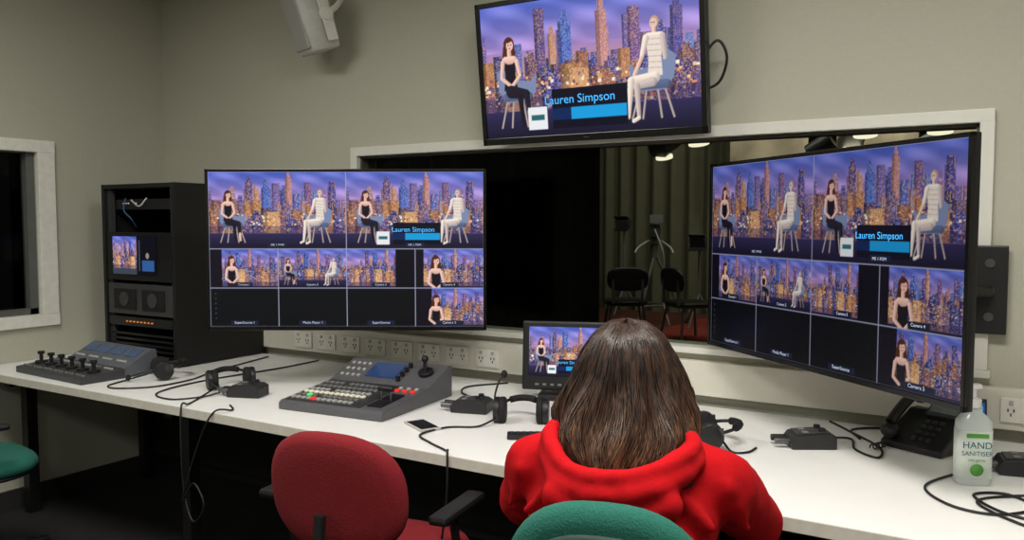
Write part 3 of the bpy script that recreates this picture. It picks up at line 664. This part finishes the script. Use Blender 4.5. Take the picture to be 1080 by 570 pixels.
ell('lips',hp(0,.084,-.055),(.023,.010,.008),lipm,g)
for s in (-1,1):
    X=lambda x,y,z:(s*(.145+x),.47+y,.755+z)
    hpz=[('c',X(0,0,.018),X(-.005,.035,.010),.026,.030),('e',X(-.008,.06,.006),(.040,.045,.016))]
    for k,(x,l) in enumerate(((.020,.062),(.002,.074),(-.018,.080),(-.038,.070))):
        b=X(x,.088,.006); m_=X(x*1.15,.088+l*.5,.012); e=X(x*1.2,.088+l*.92,-.008)
        hpz+=[('c',X(x*.8,.06,.006),b,.010,.0095),('c',b,m_,.0095,.0085),('c',m_,e,.0085,.007)]
    hpz+=[('c',X(-.03,.035,.0),X(-.062,.07,-.004),.013,.011),('c',X(-.062,.07,-.004),X(-.072,.10,-.010),.010,.0085)]
    blob('hand_%s'%('left' if s<0 else 'right'),hpz,.0035,[skin],g,smooth=2)
# hair: shell + strands
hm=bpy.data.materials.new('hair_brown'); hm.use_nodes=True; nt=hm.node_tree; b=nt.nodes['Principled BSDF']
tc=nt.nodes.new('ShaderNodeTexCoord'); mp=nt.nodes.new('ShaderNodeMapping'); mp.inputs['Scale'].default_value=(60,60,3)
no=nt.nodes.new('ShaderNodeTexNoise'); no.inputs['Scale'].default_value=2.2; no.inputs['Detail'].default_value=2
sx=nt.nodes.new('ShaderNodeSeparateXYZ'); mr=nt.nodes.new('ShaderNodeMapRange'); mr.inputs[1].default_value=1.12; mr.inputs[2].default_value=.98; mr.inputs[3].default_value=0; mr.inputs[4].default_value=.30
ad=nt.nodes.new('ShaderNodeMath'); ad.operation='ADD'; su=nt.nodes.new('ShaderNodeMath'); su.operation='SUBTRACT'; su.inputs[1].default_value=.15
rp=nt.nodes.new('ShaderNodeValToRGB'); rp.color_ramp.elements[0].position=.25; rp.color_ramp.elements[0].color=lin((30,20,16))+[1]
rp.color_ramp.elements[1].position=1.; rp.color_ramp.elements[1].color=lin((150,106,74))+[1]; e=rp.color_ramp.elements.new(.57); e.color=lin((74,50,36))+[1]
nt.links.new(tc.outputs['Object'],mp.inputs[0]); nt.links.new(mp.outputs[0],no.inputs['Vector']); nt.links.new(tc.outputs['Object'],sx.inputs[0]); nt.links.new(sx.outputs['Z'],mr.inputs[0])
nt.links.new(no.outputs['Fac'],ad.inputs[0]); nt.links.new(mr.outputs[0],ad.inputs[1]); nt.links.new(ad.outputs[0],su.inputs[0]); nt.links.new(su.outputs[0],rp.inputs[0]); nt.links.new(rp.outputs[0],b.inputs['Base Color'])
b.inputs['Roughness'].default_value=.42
def lerpt(T,t):
    for (a,va),(b_,vb) in zip(T[:-1],T[1:]):
        if t<=b_: 
            k=(t-a)/(b_-a); return va+(vb-va)*k
    return T[-1][1]
RX=[(0,.0),(.08,.036),(.18,.066),(.30,.086),(.48,.108),(.64,.130),(.76,.137),(.88,.124),(1,.090)]
RY=[(0,.0),(.08,.045),(.18,.085),(.30,.102),(.48,.114),(.64,.136),(.76,.158),(.88,.174),(1,.180)]
ZZ=[(0,1.222),(.08,1.216),(.18,1.193),(.30,1.157),(.48,1.102),(.64,1.050),(.76,1.015),(.88,.980),(1,.938)]
def hairpt(th,t,k=1.):
    c=math.cos(th); s=math.sin(th)
    x=lerpt(RX,t)*s*k; ry=lerpt(RY,t) if c<0 else min(lerpt(RY,t),.10)
    y=H0.y-.015+ry*c*k
    # locks: coherent waviness shared by neighbouring strands
    lk=math.sin(th*9+2.1*math.sin(t*5))*.012*t+math.sin(th*21+t*7)*.006*t
    return Vector((x*(1+lk/.12)+.012*t*t*math.sin(t*9+th*3),y+lk*c,lerpt(ZZ,t)+.004*math.sin(th*5+1.3)))
def tip(th): return .90+.07*math.sin(th*7+.5)+.04*math.sin(th*17+1.)+(.03 if math.cos(th)<-.6 else 0)
bm=bmesh.new(); NA,NT=120,34; ring=[]
for j in range(NT+1):
    t=.0+j/NT; row=[]
    for i in range(NA+1):
        th=rad(42)+(2*math.pi-rad(84))*i/NA
        row.append(bm.verts.new(hairpt(th,max(t*(tip(th)-.04),.002),.965)))
    ring.append(row)
for j in range(NT):
    for i in range(NA): bm.faces.new((ring[j][i],ring[j+1][i],ring[j+1][i+1],ring[j][i+1]))
fr=[]
for j in range(8):
    row=[]
    for i in range(13):
        th=-rad(42)+rad(84)*i/12; row.append(bm.verts.new(hairpt(th,.002+j*.27/7,.99)))
    fr.append(row)
for j in range(7):
    for i in range(12): bm.faces.new((fr[j][i],fr[j+1][i],fr[j+1][i+1],fr[j][i+1]))
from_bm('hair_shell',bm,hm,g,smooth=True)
cu=bpy.data.curves.new('hair_strands','CURVE'); cu.dimensions='3D'; cu.bevel_depth=.0015; cu.bevel_resolution=0
for n in range(2600):
    th=rad(40)+(2*math.pi-rad(80))*random.random(); dth=random.uniform(-.14,.14); L=tip(th)+random.uniform(-.08,.06); t0=random.uniform(.0,.2) if n%3 else random.uniform(.2,.55)
    k=random.uniform(.965,1.04); ph=random.uniform(0,6); am=random.uniform(0,.010)
    sp=cu.splines.new('POLY'); N=16; sp.points.add(N-1)
    for i in range(N):
        t=t0+(L-t0)*i/(N-1)
        q=hairpt(th+dth*t*t,min(t,1),k+.010*math.sin(3*t+ph))
        if t>1: q.z-=(t-1)*.3
        q.x+=am*math.sin(ph+8*t)*t; q.y+=am*.6*math.cos(ph+7*t)*t
        sp.points[i].co=(q.x,q.y,q.z,1); sp.points[i].radius=1.0-.7*max(0,(i/(N-1)-.6))/.4
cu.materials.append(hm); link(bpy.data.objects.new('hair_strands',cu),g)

# ------------------------------------------------------------------ studio beyond glass
SZ=.45
g=group('stage_platform',(-2.2,6.8,0)); box('deck',(0,0,SZ-.03),(4.4,3.1,.06),M('stage_brown',(96,48,34),.75,var=.25,scale=5),g); box('fascia',(0,-1.5,.19),(4.38,.04,.39),black2,g)
boxes('supports',[((x,y,.195),(.08,.08,.39)) for x in (-2,-.7,.7,2) for y in (-1.3,1.3)],black,g); box('rug',(.35,.3,SZ+.004),(1.5,1.6,.008),M('rug_red',(140,50,38),.95,var=.3,scale=20),g)
rg=M('rig_grey',(112,112,110),.5)
def bcam(x,y,rz,sc):
    g=group('broadcast_camera',(x,y,SZ),rz); g.scale=(sc,sc,sc)
    for i in range(3):
        a=2*math.pi*i/3; tube('tripod_leg_%d'%i,[(0,0,.95),(.40*math.cos(a),.40*math.sin(a),.05)],.020,rg,g,smooth=False)
        cyl('dolly_wheel_%d'%i,(.40*math.cos(a),.40*math.sin(a),.045),.045,.03,black2,g,rot=(rad(90),0,a))
        a2=a+2*math.pi/3; tube('spreader_%d'%i,[(.30*math.cos(a),.30*math.sin(a),.25),(.30*math.cos(a2),.30*math.sin(a2),.25)],.012,rg,g,smooth=False)
    cyl('column',(0,0,.98),.05,.2,rg,g); box('pan_head',(0,0,1.10),(.12,.14,.09),mgrey,g,bev=.01)
    box('camera_body',(0,0,1.23),(.13,.34,.16),dgrey,g,bev=.015); cyl('lens',(0,.27,1.23),.05,.22,black,g,rot=(rad(90),0,0)); cyl('lens_hood',(0,.4,1.23),.07,.07,black,g,rot=(rad(90),0,0),r2=.055)
    box('viewfinder',(0.02,-.18,1.38),(.17,.05,.11),mgrey,g,bev=.006); box('top_handle',(0,.02,1.35),(.03,.2,.03),rg,g,bev=.008); tube('handle_post',[(0,.08,1.30),(0,.08,1.35)],.012,rg,g,smooth=False)
    tube('pan_bar_1',[(.08,-.05,1.10),(.2,-.35,1.02),(.24,-.5,.95)],.013,lgrey,g); tube('pan_bar_2',[(-.08,-.05,1.10),(-.2,-.35,1.02),(-.24,-.5,.95)],.013,lgrey,g); tube('camera_cable',[(.0,-.2,1.25),(.12,-.3,.9),(.1,-.2,.4),(.2,-.3,.02)],.010,lgrey,g)
bcam(-2.85,7.35,rad(20),.72)
def lstand(x,y,h):
    g=group('lighting_stand',(x,y,SZ))
    for i in range(3):
        a=2*math.pi*i/3+.4; tube('leg_%d'%i,[(0,0,.30),(.2*math.cos(a),.2*math.sin(a),.01)],.010,rg,g,smooth=False)
    cyl('pole',(0,0,.28+(h-.28)/2),.011,h-.28,rg,g); box('lamp_head',(0,-.03,h),(.15,.07,.10),dgrey,g,rot=(rad(20),0,0),bev=.01); boxes('barn_doors',[((0,-.08,h+.06),(.15,.06,.004),(rad(-30),0,0)),((0,-.08,h-.06),(.15,.06,.004),(rad(30),0,0))],black,g)
lstand(-2.40,7.3,.78); lstand(-3.40,7.9,.95); lstand(-2.02,7.9,.5)
def stool(x,y,rz):
    g=group('studio_chair',(x,y,SZ),rz)
    for i,(a,b) in enumerate(((-1,-1),(1,-1),(-1,1),(1,1))): tube('leg_%d'%i,[(a*.13,b*.13,.28),(a*.17,b*.17,.01)],.012,rg,g,smooth=False)
    pad('seat',.36,.36,.05,black,g,(0,0,.30)); pad('back',.34,.20,.04,black,g,(0,-.16,.50),rot=(rad(98),0,0)); boxes('uprights',[((x_,-.17,.40),(.02,.02,.2)) for x_ in (-.12,.12)],rg,g)
stool(-2.72,6.35,rad(30)); stool(-2.2,6.45,rad(-40))
g=group('lighting_grid',(-1.2,5.6,2.18))
for i,y in enumerate((-.9,0,.9)): tube('pipe_%d'%i,[(-2.,y,0),(2.4,y,0)],.025,mgrey,g,smooth=False)
for i,x in enumerate((-1.5,-.4,.7,1.8)): tube('cross_pipe_%d'%i,[(x,-.9,.05),(x,.9,.05)],.025,mgrey,g,smooth=False)
for i in range(4): tube('hanger_%d'%i,[((-1.5,-.4,.7,1.8)[i],0,.05),((-1.5,-.4,.7,1.8)[i],0,1.62)],.015,mgrey,g,smooth=False)
warm=M('lamp_warm',(255,235,200),.5,emit=(255,240,215),es=1.6)
for i,(x,y) in enumerate(((-.35,-.9),(.35,.0),(.9,-.9),(1.3,.0),(.0,.9),(.75,.9),(1.15,-.9),(.55,-.9),(-.9,.0))):
    box('yoke_%d'%i,(x,y,-.10),(.20,.02,.16),black,g); cyl('lamp_housing_%d'%i,(x,y,-.20),.08,.2,lgrey if i%2 else dgrey,g,rot=(rad(60),0,rad(20*i)))
    cyl('lamp_lens_%d'%i,(x,y-.02,-.30),.06,.02,warm,g,rot=(rad(20),0,0))
box('wall_studio_header',(-.25,8.1,2.85),(4.2,.1,1.85),M('header_beige',(190,174,150),.8,var=.4,scale=3))
def area(name,loc,rot,sx_,sy_,e,c,parent=None):
    l=bpy.data.lights.new(name,'AREA'); l.shape='RECTANGLE'; l.size=sx_; l.size_y=sy_; l.energy=e; l.color=c
    o=bpy.data.objects.new(name,l); o.location=loc; o.rotation_euler=rot; return link(o,parent)
area('studio_fill',(-2.7,6.2,3.4),(rad(15),0,0),1.5,.5,24,(1,.95,.84))  # low-power area lamp added over curtain and stage, no fixture modelled
area('studio_fill',(-.5,6.6,3.3),(rad(60),0,0),2.0,.4,50,(1,.93,.82))  # added lamp without a fixture, aimed to brighten the beige header
area('adjacent_room_fill',(-5.2,1.6,2.6),(0,0,0),.6,.6,4,(.9,1,.95))  # added fill that lifts the dark view behind the left window

# ------------------------------------------------------------------ world + camera
wd=bpy.data.worlds.new('World'); S.world=wd; wd.use_nodes=True
wd.node_tree.nodes['Background'].inputs[0].default_value=(.02,.02,.022,1)
cam=bpy.data.cameras.new('camera'); co=bpy.data.objects.new('camera',cam); COL.objects.link(co)
cam.sensor_fit='HORIZONTAL'; cam.sensor_width=36; cam.lens=36*863/1080; cam.clip_start=.02
co.location=(0,0,1.42); co.rotation_euler=(rad(90-3.38),0,rad(31.1)); S.camera=co
